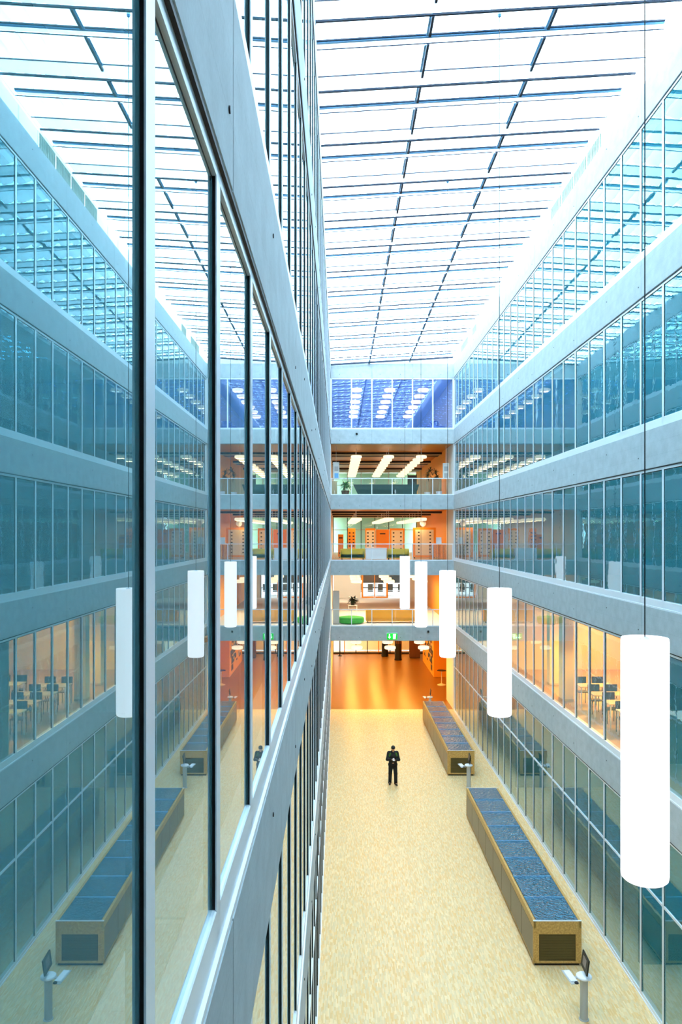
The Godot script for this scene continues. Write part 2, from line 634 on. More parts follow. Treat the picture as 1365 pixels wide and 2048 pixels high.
	for i in 4:
		part(back, "rear_slab", bm(w + 0.8, 0.9, 3.8), M.white_paint, Vector3((LEFT + RIGHT) * 0.5, TOPS[i] - 0.46, -1.9))
	setting(back, "glazed rear partitions of the galleries")


func near_end() -> void:
	var wall := base("wall_front")
	var w := RIGHT - LEFT
	for i in 5:
		part(wall, "concrete_panel", bm(w, BAND, 0.4), M.concrete, Vector3((LEFT + RIGHT) * 0.5, TOPS[i] - BAND * 0.5, NEAR + 0.2))
		var y0: float = 0.0 if i == 0 else TOPS[i - 1]
		part(wall, "infill", bm(w, TOPS[i] - BAND - y0, 0.2), M.dark_room, Vector3((LEFT + RIGHT) * 0.5, (TOPS[i] - BAND + y0) * 0.5, NEAR + 0.3))
	setting(wall, "end wall behind the camera")


func wave_sheet(w: float, d: float) -> Mesh:
	# scalloped fabric: five shallow folds across, running along z
	var st := SurfaceTool.new()
	st.begin(Mesh.PRIMITIVE_TRIANGLES)
	st.set_smooth_group(0)
	var n := 5
	var p: Array[Vector2] = []
	for k in n:
		for j in 6:
			var t := j / 5.0
			p.append(Vector2(-w * 0.5 + w / n * (k + t * 0.98), -0.02 + 0.15 * t * t))
	for i in p.size() - 1:
		var a := p[i]
		var b := p[i + 1]
		quad(st, Vector3(a.x, a.y, -d * 0.5), Vector3(a.x, a.y, d * 0.5), Vector3(b.x, b.y, d * 0.5), Vector3(b.x, b.y, -d * 0.5))
	st.generate_normals()
	return st.commit()


func roof() -> void:
	var r := base("ceiling", Vector3(3.42, 22.3, 0))
	r.rotation.z = atan(0.06)
	var sheet_a := wave_sheet(2.54, 0.62)
	var sheet_b := wave_sheet(2.54, 1.0)
	var xs := [-2.72, -0.12, 2.48]          # middles of the three bays, from x = 3.42
	var bars := [-1.42, 1.18]
	for k in range(-7, 13):
		var z := -(16.23 + 2.6 * k)
		# dark edge, gutter and thin lines across
		part(r, "purlin", bm(7.85, 0.045, 0.05), M.roof_steel, Vector3(-0.08, 0.0, z))
		part(r, "gutter_edge", bm(7.7, 0.03, 0.03), M.roof_steel, Vector3(-0.1, 0.01, z - 0.65))
		part(r, "gutter", bm(7.7, 0.05, 0.06), M.roof_blue, Vector3(-0.1, 0.0, z - 0.70))
		part(r, "thin_purlin", bm(7.85, 0.02, 0.018), M.roof_steel, Vector3(-0.08, 0.0, z - 0.95))
		part(r, "thin_purlin", bm(7.85, 0.022, 0.02), M.roof_steel, Vector3(-0.08, 0.0, z - 1.97))
		for x in xs:
			part(r, "fabric_panel", sheet_a, M.roof_fabric, Vector3(x, 0.05, z - 0.335))
			part(r, "fabric_panel", sheet_b, M.roof_fabric, Vector3(x, 0.05, z - 1.465))
			part(r, "white_panel", bm(2.6, 0.012, 0.59), M.roof_fabric, Vector3(x, 0.035, z - 2.28))
			part(r, "white_panel", bm(2.6, 0.012, 0.20), M.roof_fabric, Vector3(x, 0.035, z - 0.84))
		for x in bars:
			part(r, "bar", bm(0.055, 0.06, 0.66), M.roof_steel, Vector3(x, -0.02, z - 0.33))
			part(r, "bar", bm(0.055, 0.06, 1.25), M.roof_steel, Vector3(x, -0.02, z - 1.56))
			part(r, "bar_flange", bm(0.05, 0.02, 0.62), M.roof_blue, Vector3(x - 0.06, -0.03, z - 0.33))
			part(r, "bar_flange", bm(0.05, 0.02, 1.0), M.roof_blue, Vector3(x - 0.06, -0.03, z - 1.46))
	part(r, "edge_beam", bm(8.0, 0.10, 0.10), M.roof_steel, Vector3(-0.1, -0.03, FAR + 0.25))
	setting(r, "glazed sloping roof with white fabric panels between dark purlins")
	# the upright panels along the right eaves
	var eaves := base("trim_2", Vector3(RIGHT + 0.22, 22.1, 0))
	var rib_mesh := ribbed(1.22, 0.80)
	var plain := bm(0.02, 0.80, 1.24)
	var ribbed_at := [16, 17, 18, 19, 31, 33, 34]
	for k in range(-1, 37):
		var z := -(1.35 + 1.34 * k)
		if k in ribbed_at:
			part(eaves, "ribbed_panel", rib_mesh, M.ribbed_panel, Vector3(-0.02, 0.0, z))
		else:
			part(eaves, "fabric_panel", plain, M.roof_fabric, Vector3(0, 0.40, z))
		part(eaves, "jamb", bm(0.04, 0.80, 0.05), M.white_paint, Vector3(0, 0.40, z + 0.67))
	part(eaves, "fabric_strip", bm(0.40, 0.012, 51.0), M.roof_fabric, Vector3(-0.12, 0.66, (NEAR + FAR) * 0.5), Vector3(0, 0, 0.75))
	setting(eaves, "upright ribbed and white panels along the right edge of the roof")
	slab("trim_3", Vector3(LEFT - 0.6, 22.0, FAR - 0.2), Vector3(LEFT - 0.25, 22.4, NEAR), M.white_paint, "upstand along the left edge of the roof")


func ribbed(d: float, h: float) -> Mesh:
	var st := new_st()
	var n := 9
	for k in n:
		var z0 := -d * 0.5 + d / n * k
		var z1 := z0 + d / n * 0.5
		var z2 := z0 + d / n
		quad(st, Vector3(-0.03, 0, z1), Vector3(-0.03, 0, z0), Vector3(-0.03, h, z0), Vector3(-0.03, h, z1))
		quad(st, Vector3(0, 0, z2), Vector3(0, 0, z1), Vector3(0, h, z1), Vector3(0, h, z2))
		quad(st, Vector3(-0.03, 0, z1), Vector3(-0.03, h, z1), Vector3(0, h, z1), Vector3(0, 0, z1))
		quad(st, Vector3(-0.03, 0, z0), Vector3(0, 0, z0), Vector3(0, h, z0), Vector3(-0.03, h, z0))
	return done(st)


# ---------------------------------------------------------------- lamps
func pendants() -> void:
	var shade := lathe([Vector2(0, 0), Vector2(0.19, 0), Vector2(0.225, 0.008), Vector2(0.248, 0.03), Vector2(0.255, 0.07), Vector2(0.255, 2.66), Vector2(0.252, 2.69), Vector2(0.246, 2.70), Vector2(0.236, 2.69), Vector2(0.23, 2.66), Vector2(0, 2.665)], 48)
	var which := ["nearest", "second nearest", "middle", "second farthest", "farthest"]
	for k in 5:
		var z := -(8.6 + 7.75 * k)
		var o := base("pendant_lamp", Vector3(3.42, 7.44, z))
		part(o, "shade", shade, M.lamp_white)
		part(o, "cap", lathe([Vector2(0.0, 0), Vector2(0.06, 0), Vector2(0.055, 0.03), Vector2(0.015, 0.045), Vector2(0, 0.045)], 20), M.silver, Vector3(0, 2.665, 0))
		part(o, "cable", cyl(0.007, 12.1, 8), M.dark_metal, Vector3(0, 2.7 + 6.05, 0))
		part(o, "ceiling_hook", lathe([Vector2(0, 0), Vector2(0.03, 0.01), Vector2(0.045, 0.05), Vector2(0.03, 0.10), Vector2(0, 0.10)], 12), M.roof_blue, Vector3(0, 14.80, 0))
		tag(o, "%s of the five tall white cylinder lamps hanging on thin cables" % which[k], "lamp", "white cylinder pendants")
		down_light(Vector3(3.42, 7.425, z), 10.0, Color(1, 0.97, 0.95), 0.34)


var drum: Mesh


func drum_lamp(at: Vector3, ceiling: float, label: String, group: String, energy: float, c := Color(1, 0.84, 0.60)) -> void:
	if not drum:
		drum = lathe([Vector2(0, 0), Vector2(0.30, 0), Vector2(0.345, 0.015), Vector2(0.37, 0.05), Vector2(0.37, 0.15), Vector2(0.345, 0.185), Vector2(0.30, 0.20), Vector2(0, 0.20)], 24)
	var o := base("drum_lamp", at)
	part(o, "shade", drum, M.lamp_warm)
	part(o, "stem", cyl(0.012, maxf(ceiling - at.y - 0.2, 0.05), 6), M.silver, Vector3(0, 0.2 + maxf(ceiling - at.y - 0.2, 0.05) * 0.5, 0))
	tag(o, label, "lamp", group)
	if energy > 0:
		down_light(at + Vector3(0, -0.012, 0), energy, c, 0.5)


func lamp_rows(y: float, n: int, ceiling: float, where: String, group: String, energy: float, z0 := -52.0, step := 2.15, c := Color(1, 0.84, 0.60), dx := 0.0) -> void:
	var xs := [1.22, 3.40, 5.60]
	for r in 3:
		for k in n:
			drum_lamp(Vector3(xs[r] + dx, y, z0 - step * k), ceiling, "white drum lamp, %s from front in %s row %s" % [ORD[k], ["left", "middle", "right"][r], where], group, energy, c)


# ---------------------------------------------------------------- furniture of the atrium
func plinth(called: String, at: Vector3, label: String) -> void:
	# at: front left corner on the floor; runs away from the camera
	var L := 10.55
	var W := 1.26
	var H := 1.18
	var o := base(called, at + Vector3(W * 0.5, 0, -L * 0.5))
	part(o, "toe_kick", bm(W - 0.1, 0.08, L - 0.1), M.black, Vector3(0, 0.04, 0))
	part(o, "body", bm(W - 0.06, H - 0.20, L - 0.06), M.tan_stone, Vector3(0, 0.07 + (H - 0.20) * 0.5, 0))
	# frame: posts, rails
	for sx in [-1, 1]:
		part(o, "edge_rail", bevel(0.07, 0.20, L, 0.006), M.tan_stone, Vector3(sx * (W * 0.5 - 0.035), H - 0.10, 0))
		part(o, "base_rail", bevel(0.04, 0.06, L, 0.005), M.tan_stone, Vector3(sx * (W * 0.5 - 0.03), 0.10, 0))
		for k in 8:
			var z := L * 0.5 - L / 8 * (k + 0.5)
			part(o, "side_panel", bevel(0.03, H - 0.34, L / 8 - 0.02, 0.006), M.side_panel, Vector3(sx * (W * 0.5 - 0.018), 0.13 + (H - 0.34) * 0.5, z))
	for sz in [-1, 1]:
		part(o, "end_frame", end_frame(W, H), M.tan_stone, Vector3(0, 0, sz * L * 0.5 - (0.06 if sz > 0 else 0.0)))
		var g := part(o, "end_panel", bevel(W - 0.30, H - 0.46, 0.03, 0.006), M.end_panel, Vector3(0, 0.12 + (H - 0.46) * 0.5, sz * (L * 0.5 - 0.035)))
		for k in 10:
			part(g, "slat", bm(W - 0.32, 0.012, 0.012), M.end_panel, Vector3(0, -0.32 + 0.07 * k, sz * 0.02))
	for k in 8:
		part(o, "top_pane", bevel(W - 0.16, 0.02, L / 8 - 0.035, 0.004), M.ripple_glass, Vector3(0, H - 0.004, L * 0.5 - L / 8 * (k + 0.5)))
		if k < 7:
			part(o, "top_divider", bm(W - 0.14, 0.02, 0.03), M.roof_blue, Vector3(0, H - 0.002, L * 0.5 - L / 8 * (k + 1)))
	for sz in [-1, 1]:
		part(o, "end_edge", bm(W, 0.02, 0.04), M.silver, Vector3(0, H - 0.004, sz * (L * 0.5 - 0.02)))
	tag(o, label, "plinth", "display plinths")


func end_frame(W: float, H: float) -> Mesh:
	if cache.has("end_frame"):
		return cache["end_frame"]
	var st := SurfaceTool.new()
	st.begin(Mesh.PRIMITIVE_TRIANGLES)
	var put := func(x: float, y: float, sx: float, sy: float) -> void:
		st.append_from(bevel(sx, sy, 0.06, 0.005), 0, Transform3D(Basis(), Vector3(x, y, 0.03)))
	put.call(-W * 0.5 + 0.075, H * 0.5 + 0.03, 0.15, H - 0.08)
	put.call(W * 0.5 - 0.075, H * 0.5 + 0.03, 0.15, H - 0.08)
	put.call(0.0, H - 0.18, W - 0.3, 0.34)
	put.call(0.0, 0.10, W - 0.3, 0.06)
	cache["end_frame"] = st.commit()
	return cache["end_frame"]


func kiosk(at: Vector3, label: String) -> void:
	var o := base("computer_kiosk", at)
	part(o, "foot", lathe([Vector2(0, 0), Vector2(0.115, 0), Vector2(0.115, 0.012), Vector2(0.105, 0.02), Vector2(0, 0.02)], 28), M.grey_plastic)
	part(o, "post", cyl(0.09, 0.98, 24), M.grey_plastic, Vector3(0, 0.5, 0))
	part(o, "head_disc", lathe([Vector2(0, 0), Vector2(0.16, 0), Vector2(0.178, 0.012), Vector2(0.178, 0.04), Vector2(0.165, 0.055), Vector2(0, 0.055)], 32), M.white_plastic, Vector3(0, 0.97, 0))
	var scr := part(o, "screen", bevel(0.035, 0.36, 0.52, 0.008), M.black, Vector3(0.03, 1.31, 0.0), Vector3(0, -0.05, -0.14))
	part(scr, "display", bm(0.004, 0.20, 0.26), M.screen_glow, Vector3(-0.0185, 0.02, 0.0))
	part(o, "neck", bm(0.04, 0.16, 0.07), M.silver, Vector3(0.04, 1.09, 0), Vector3(0, 0, -0.14))
	part(o, "arm", bm(0.26, 0.02, 0.08), M.grey_plastic, Vector3(-0.20, 0.955, -0.02))
	part(o, "tray", bevel(0.20, 0.012, 0.58, 0.004), M.grey_plastic, Vector3(-0.31, 0.97, -0.02), Vector3(0, 0.12, 0))
	var kb := part(o, "keyboard", bevel(0.15, 0.02, 0.44, 0.005), M.white_plastic, Vector3(-0.31, 0.988, -0.04), Vector3(0, 0.12, 0))
	part(kb, "key_field", bm(0.11, 0.006, 0.40), M.white_plastic, Vector3(-0.005, 0.012, 0))
	part(o, "mouse", lathe([Vector2(0, 0), Vector2(0.045, 0), Vector2(0.05, 0.015), Vector2(0.035, 0.035), Vector2(0, 0.042)], 16), M.black, Vector3(-0.25, 0.98, 0.25))
	tag(o, label, "kiosk", "computer kiosks beside the plinths")


# ---------------------------------------------------------------- the person
func capsule_d(p: Vector3, a: Vector3, b: Vector3, ra: float, rb: float) -> float:
	var ab := b - a
	var t := clampf((p - a).dot(ab) / maxf(ab.length_squared(), 1e-9), 0.0, 1.0)
	return p.distance_to(a + ab * t) - lerpf(ra, rb, t)


func nets(bones: Array, cell: float, k: float) -> ArrayMesh:
	# smooth union of tapered capsules [a, b, ra, rb, (flatten z)], meshed as surface nets
	var lo := Vector3.INF
	var hi := -Vector3.INF
	for b in bones:
		var r: float = maxf(b[2], b[3]) + cell * 2.5 + k * 0.3
		for q in [b[0], b[1]]:
			lo = lo.min(q - Vector3.ONE * r)
			hi = hi.max(q + Vector3.ONE * r)
	var n := Vector3i(((hi - lo) / cell).ceil()) + Vector3i.ONE
	var field := PackedFloat32Array()
	field.resize(n.x * n.y * n.z)
	field.fill(1.0)
	var sum := PackedFloat32Array()
	sum.resize(n.x * n.y * n.z)
	for b in bones:
		var r: float = maxf(b[2], b[3]) + k * 3.0 + cell * 2.0
		var l: Vector3 = (b[0] as Vector3).min(b[1]) - Vector3.ONE * r
		var h: Vector3 = (b[0] as Vector3).max(b[1]) + Vector3.ONE * r
		var i0 := Vector3i(((l - lo) / cell).floor()).clamp(Vector3i.ZERO, n - Vector3i.ONE)
		var i1 := Vector3i(((h - lo) / cell).ceil()).clamp(Vector3i.ZERO, n - Vector3i.ONE)
		for x in range(i0.x, i1.x + 1):
			for y in range(i0.y, i1.y + 1):
				for z in range(i0.z, i1.z + 1):
					var d := capsule_d(lo + Vector3(x, y, z) * cell, b[0], b[1], b[2], b[3])
					sum[(x * n.y + y) * n.z + z] += exp(-d / k)
	for i in field.size():
		if sum[i] > 0.0:
			field[i] = -k * log(sum[i])
	var st := SurfaceTool.new()
	st.begin(Mesh.PRIMITIVE_TRIANGLES)
	st.set_smooth_group(0)
	var at := {}
	var verts := PackedVector3Array()
	var step := [n.y * n.z, n.z, 1]
	for x in n.x - 1:
		for y in n.y - 1:
			for z in n.z - 1:
				var i := (x * n.y + y) * n.z + z
				var inside := 0
				for c in 8:
					if field[i + (c & 1) * step[0] + ((c >> 1) & 1) * step[1] + ((c >> 2) & 1)] < 0.0:
						inside += 1
				if inside == 0 or inside == 8:
					continue
				var acc := Vector3.ZERO
				var m := 0
				for c in 8:
					for axis in 3:
						if c & (1 << axis):
							continue
						var e := c | (1 << axis)
						var fa := field[i + (c & 1) * step[0] + ((c >> 1) & 1) * step[1] + ((c >> 2) & 1)]
						var fb := field[i + (e & 1) * step[0] + ((e >> 1) & 1) * step[1] + ((e >> 2) & 1)]
						if (fa < 0.0) != (fb < 0.0):
							var pa := Vector3(c & 1, (c >> 1) & 1, (c >> 2) & 1)
							var pb := Vector3(e & 1, (e >> 1) & 1, (e >> 2) & 1)
							acc += pa.lerp(pb, fa / (fa - fb))
							m += 1
				at[i] = verts.size()
				verts.append(lo + (Vector3(x, y, z) + acc / m) * cell)
	var index := PackedInt32Array()
	for i in at:
		for axis in 3:
			var j: int = i + step[axis]
			if j >= field.size():
				continue
			if (field[i] < 0.0) == (field[j] < 0.0):
				continue
			var u: int = step[(axis + 1) % 3]
			var v: int = step[(axis + 2) % 3]
			if not (at.has(i - u) and at.has(i - v) and at.has(i - u - v)):
				continue
			var q := [at[i], at[i - u], at[i - u - v], at[i - v]]
			if field[i] < 0.0:
				q.reverse()
			for t in [0, 1, 2, 0, 2, 3]:
				index.append(q[t])
	for i in index:
		st.add_vertex(verts[i])
	st.index()
	st.generate_normals()
	return st.commit()


func person() -> void:
	var skin := mat("skin", Color(0.80, 0.58, 0.45), 0.55)
	var jacket := mat("jacket", Color(0.022, 0.025, 0.022), 0.75)
	var green := mat("green_patch", Color(0.16, 0.34, 0.03), 0.7)
	var jeans := mat("trousers", Color(0.02, 0.02, 0.024), 0.8)
	var shoe := mat("shoe", Color(0.10, 0.09, 0.085), 0.5)
	var hair := mat("hair", Color(0.02, 0.016, 0.012), 0.6)
	var o := base("person", Vector3(2.46, 0, -34.75), 0.06)
	var V := func(x: float, y: float, z: float) -> Vector3: return Vector3(x, y, z)
	# joints: x to the person's left as the camera sees it on the right; z towards the camera
	var hip := [V.call(-0.09, 0.93, 0), V.call(0.09, 0.93, 0)]
	var knee := [V.call(-0.12, 0.50, 0.03), V.call(0.12, 0.50, 0.06)]
	var ankle := [V.call(-0.13, 0.09, -0.05), V.call(0.125, 0.09, 0.07)]
	var toe := [V.call(-0.15, 0.04, 0.12), V.call(0.15, 0.04, 0.25)]
	var sh := [V.call(-0.185, 1.43, 0), V.call(0.185, 1.43, 0)]
	var el := [V.call(-0.26, 1.15, 0.06), V.call(0.26, 1.13, 0.06)]
	var wr := [V.call(-0.075, 1.19, 0.27), V.call(0.055, 1.16, 0.28)]
	var neck := V.call(0, 1.49, 0.02) as Vector3
	var head := V.call(0, 1.635, 0.09) as Vector3
	var body := []
	for i in 2:
		body.append_array([[hip[i], knee[i], 0.085, 0.055], [knee[i], ankle[i], 0.055, 0.038], [ankle[i], toe[i], 0.04, 0.028], [sh[i], el[i], 0.05, 0.04], [el[i], wr[i], 0.04, 0.027]])
	body.append_array([[V.call(-0.07, 0.95, 0), V.call(0.07, 0.95, 0), 0.11, 0.11], [V.call(0, 0.95, 0), V.call(0, 1.2, 0.01), 0.11, 0.11], [V.call(-0.08, 1.3, 0.01), V.call(0.08, 1.3, 0.01), 0.105, 0.105], [V.call(-0.12, 1.41, 0), V.call(0.12, 1.41, 0), 0.07, 0.07], [V.call(0, 1.42, 0), head + Vector3(0, -0.06, -0.03), 0.055, 0.052], [head + Vector3(0, 0.03, -0.02), head + Vector3(0, -0.05, 0.015), 0.085, 0.068]])
	var figure := nets(body, 0.014, 0.012)
	# head and hands on finer grids, in the same mesh
	var st := SurfaceTool.new()
	st.begin(Mesh.PRIMITIVE_TRIANGLES)
	st.append_from(figure, 0, Transform3D())
	var fw := Vector3(0, -0.62, 0.78)        # the bowed face looks down at the hands
	var up := Vector3(0, 0.78, 0.62)
	var face := [[head + up * 0.03 - fw * 0.025, head - up * 0.03, 0.088, 0.07], [head + up * 0.02 + fw * 0.02, head + up * 0.04 + fw * 0.02, 0.07, 0.06], [head - up * 0.075 + fw * 0.05, head - up * 0.07 + fw * 0.03, 0.035, 0.045], [head + up * 0.015 + fw * 0.085, head - up * 0.02 + fw * 0.105, 0.009, 0.014], [head - up * 0.048 + fw * 0.082 + Vector3(-0.018, 0, 0), head - up * 0.048 + fw * 0.082 + Vector3(0.018, 0, 0), 0.009, 0.009]]
	for s in [-1, 1]:
		face.append([head + Vector3(s * 0.03, 0, 0) + up * 0.02 + fw * 0.078, head + Vector3(s * 0.032, 0, 0) + up * 0.018 + fw * 0.078, 0.013, 0.013])
		face.append([head + Vector3(s * 0.085, 0, 0) + up * 0.015, head + Vector3(s * 0.085, 0, 0) - up * 0.025, 0.013, 0.010])
	st.append_from(nets(face, 0.005, 0.006), 0, Transform3D())
	for i in 2:
		var s := -1.0 if i == 0 else 1.0
		var w: Vector3 = wr[i]
		var hd: Vector3 = (V.call(-s * -0.01, 1.20, 0.37) as Vector3 - w).normalized()
		var side := Vector3(-s, 0, 0.1).normalized()
		var palm := w + hd * 0.05
		var hand := [[w, palm + hd * 0.02, 0.024, 0.03], [palm - side * 0.02, palm + side * 0.02, 0.022, 0.022]]
		for k in 4:
			var root := palm + hd * 0.035 + Vector3(0, 0.030 - 0.020 * k, 0)
			var mid: Vector3 = root + hd * [0.034, 0.038, 0.035, 0.028][k]
			var tip: Vector3 = mid + (hd * 0.35 + side * 0.9).normalized() * [0.030, 0.034, 0.031, 0.025][k]
			hand.append([root, mid, 0.009, 0.0085])
			hand.append([mid, tip, 0.0085, 0.007])
		var tb := palm + Vector3(0, 0.03, 0) - hd * 0.01
		hand.append([tb, tb + (hd * 0.6 + Vector3(0, 0.8, 0)).normalized() * 0.03, 0.011, 0.010])
		hand.append([tb + (hd * 0.6 + Vector3(0, 0.8, 0)).normalized() * 0.03, tb + hd * 0.045 + Vector3(0, 0.035, 0) + side * 0.015, 0.010, 0.008])
		st.append_from(nets(hand, 0.0045, 0.004), 0, Transform3D())
	part(o, "body", st.commit(), skin)
	for s in [-1, 1]:
		part(o, "eye", lathe([Vector2(0, -0.009), Vector2(0.007, -0.005), Vector2(0.009, 0), Vector2(0.007, 0.005), Vector2(0, 0.009)], 12), M.black, head + Vector3(s * 0.031, 0, 0) + up * 0.018 + fw * 0.086)
	var coat := [[V.call(-0.08, 0.90, 0), V.call(0.08, 0.90, 0), 0.135, 0.135], [V.call(-0.07, 1.1, 0.01), V.call(0.07, 1.1, 0.01), 0.135, 0.135], [V.call(-0.09, 1.28, 0.015), V.call(0.09, 1.28, 0.015), 0.13, 0.13], [V.call(-0.14, 1.41, 0), V.call(0.14, 1.41, 0), 0.092, 0.092], [V.call(0, 1.45, -0.02), V.call(0, 1.50, 0.0), 0.085, 0.078]]
	for i in 2:
		coat.append([sh[i], el[i], 0.078, 0.066])
		coat.append([el[i], (wr[i] as Vector3).lerp(el[i], 0.1), 0.064, 0.046])
	var ct := part(o, "jacket", nets(coat, 0.014, 0.014), jacket)
	for s in [-1, 1]:
		part(ct, "shoulder_patch", nets([[V.call(s * 0.13, 1.40, 0.065), V.call(s * 0.155, 1.31, 0.09), 0.055, 0.045]], 0.012, 0.01), green)
	var tr := [[V.call(-0.07, 0.93, 0), V.call(0.07, 0.93, 0), 0.122, 0.122]]
	for i in 2:
		tr.append([hip[i] + Vector3(0, -0.04, 0), knee[i], 0.108, 0.084])
		tr.append([knee[i], ankle[i] + Vector3(0, -0.02, 0.01), 0.082, 0.074])
	part(o, "trousers", nets(tr, 0.014, 0.008), jeans)
	for i in 2:
		var a: Vector3 = ankle[i]
		var t: Vector3 = toe[i]
		part(o, "shoe", nets([[Vector3(a.x, 0.05, a.z - 0.04), Vector3(t.x, 0.042, t.z), 0.048, 0.040], [Vector3(a.x, 0.08, a.z), Vector3(a.x, 0.10, a.z), 0.05, 0.045]], 0.011, 0.01), shoe)
	part(o, "hair", nets([[head + up * 0.045 - fw * 0.03, head - up * 0.03 - fw * 0.055, 0.092, 0.075], [head + up * 0.075 + fw * 0.02, head + up * 0.07, 0.06, 0.06]], 0.009, 0.01), hair)
	part(o, "phone", bevel(0.075, 0.008, 0.15, 0.003), M.white_plastic, Vector3(-0.01, 1.225, 0.36), Vector3(0.5, 0, 0))
	tag(o, "person in black clothes with green shoulder patches standing with head bowed over a phone", "person")


# ---------------------------------------------------------------- seats, plants, boards
func sofa(at: Vector3, w: float, d: float, h: float, seats: int, m: Material, label: String, turn := 0.0, group := "") -> void:
	# seen from behind or in front: base, backrest, arms, cushions
	var o := base("sofa", at, turn)
	part(o, "base", bevel(w, 0.30, d, 0.03), m, Vector3(0, 0.27, 0))
	part(o, "backrest", bevel(w, h - 0.12, 0.20, 0.05), m, Vector3(0, 0.12 + (h - 0.12) * 0.5, d * 0.5 - 0.10))
	for s in [-1, 1]:
		part(o, "arm", bevel(0.18, h - 0.24, d, 0.04), m, Vector3(s * (w * 0.5 - 0.09), 0.12 + (h - 0.24) * 0.5, 0))
		for q in [-1, 1]:
			part(o, "foot", cyl(0.025, 0.13, 8), M.dark_metal, Vector3(s * (w * 0.5 - 0.12), 0.065, q * (d * 0.5 - 0.1)))
	for k in seats:
		var cw := (w - 0.4) / seats
		part(o, "seat_cushion", bevel(cw - 0.02, 0.14, d - 0.24, 0.04), m, Vector3(-w * 0.5 + 0.2 + cw * (k + 0.5), 0.48, -0.08))
	tag(o, label, "sofa", group)


func leaf_blade(st: SurfaceTool, root: Vector3, dir: Vector3, length: float, width: float, droop: float) -> void:
	var side := dir.cross(Vector3.UP)
	side = (side.normalized() if side.length() > 0.05 else Vector3.RIGHT) * width
	var prev_l := root - side * 0.3
	var prev_r := root + side * 0.3
	for j in range(1, 5):
		var t := j / 4.0
		var c := root + dir * length * t + Vector3(0, -droop * t * t * length, 0)
		var k := sin(PI * (0.15 + 0.85 * t)) * 0.5 + 0.02
		var a := c - side * k
		var b := c + side * k
		quad(st, prev_l, a, b, prev_r)
		prev_l = a
		prev_r = b


func plant(called: String, at: Vector3, stem_h: float, crown: float, n: int, m: Material, pot: Material, label: String, blade := 0.05, pot_r := 0.18, branches := 1) -> void:
	var o := base(called, at)
	part(o, "pot", lathe([Vector2(0, 0), Vector2(pot_r * 0.8, 0), Vector2(pot_r, 0.32), Vector2(pot_r * 1.06, 0.33), Vector2(pot_r * 1.06, 0.37), Vector2(pot_r * 0.92, 0.37), Vector2(pot_r * 0.9, 0.33), Vector2(0, 0.33)], 20), pot)
	var r := RandomNumberGenerator.new()
	r.seed = hash(label)
	var st := new_st()
	for b in branches:
		var lean := Vector3(r.randf_range(-0.25, 0.25), 0, r.randf_range(-0.15, 0.15)) * (1.0 if branches > 1 else 0.3)
		var top := Vector3(lean.x, 0.33 + stem_h * (1.0 - 0.22 * b), lean.z)
		var mid := Vector3(-lean.x * 0.4, 0.33 + stem_h * 0.45, 0)
		var tr := nets([[Vector3(0, 0.3, 0), mid, 0.032, 0.026], [mid, top, 0.026, 0.018]], 0.016, 0.01)
		part(o, "stem", tr, M.trunk)
		for k in n:
			var a := r.randf() * TAU
			var e := r.randf_range(-0.25, 1.1)
			var dir := Vector3(cos(a) * cos(e), sin(e), sin(a) * cos(e))
			leaf_blade(st, top + Vector3(0, r.randf_range(-0.5, 0.05) * crown * 0.5, 0), dir, crown * r.randf_range(0.6, 1.0), blade, r.randf_range(0.2, 0.7))
	part(o, "foliage", done(st), m)
	tag(o, label, "plant")


func board(at: Vector3, w: float, h: float, cols: int, rows: int, paper: bool, label: String, turn := 0.0, hole_w := 0.12) -> void:
	var o := base("display_board", at, turn)
	part(o, "panel", bevel(w, h, 0.12, 0.012), M.orange_board, Vector3(0, 0.08 + h * 0.5, 0))
	for s in [-1, 1]:
		part(o, "foot", bm(0.06, 0.08, 0.5), M.dark_metal, Vector3(s * (w * 0.5 - 0.1), 0.04, 0))
	if paper:
		part(o, "sheet", bm(w * 0.8, h * 0.86, 0.01), M.cream_paint, Vector3(0, 0.08 + h * 0.5, 0.066))
	for c in cols:
		for r in rows:
			part(o, "print", bm(hole_w, 0.08, 0.012), M.black, Vector3(-w * 0.5 + w / cols * (c + 0.5), 0.08 + h * (0.16 + 0.68 * r / maxf(rows - 1, 1)), 0.074))
	tag(o, label, "board", "orange display boards")


# ---------------------------------------------------------------- the storeys of the far end
func top_room() -> void:
	lamp_rows(20.66, 6, 21.3, "behind top panes", "drum lamps of the top room", 0.5, -50.9, 2.3, Color(1, 0.9, 0.8))
	var o := base("round_sofa", Vector3(6.4, TOPS[3] - 0.02, -51.4))
	part(o, "seat", lathe([Vector2(0, 0.0), Vector2(0.68, 0.0), Vector2(0.74, 0.07), Vector2(0.74, 0.36), Vector2(0.68, 0.44), Vector2(0, 0.44)], 32), M.blue_cloth)
	part(o, "back", lathe([Vector2(0.28, 0.44), Vector2(0.32, 0.5), Vector2(0.30, 0.80), Vector2(0.24, 0.84), Vector2(0, 0.84)], 24), M.blue_cloth)
	tag(o, "blue round sofa behind the rightmost top pane", "sofa")


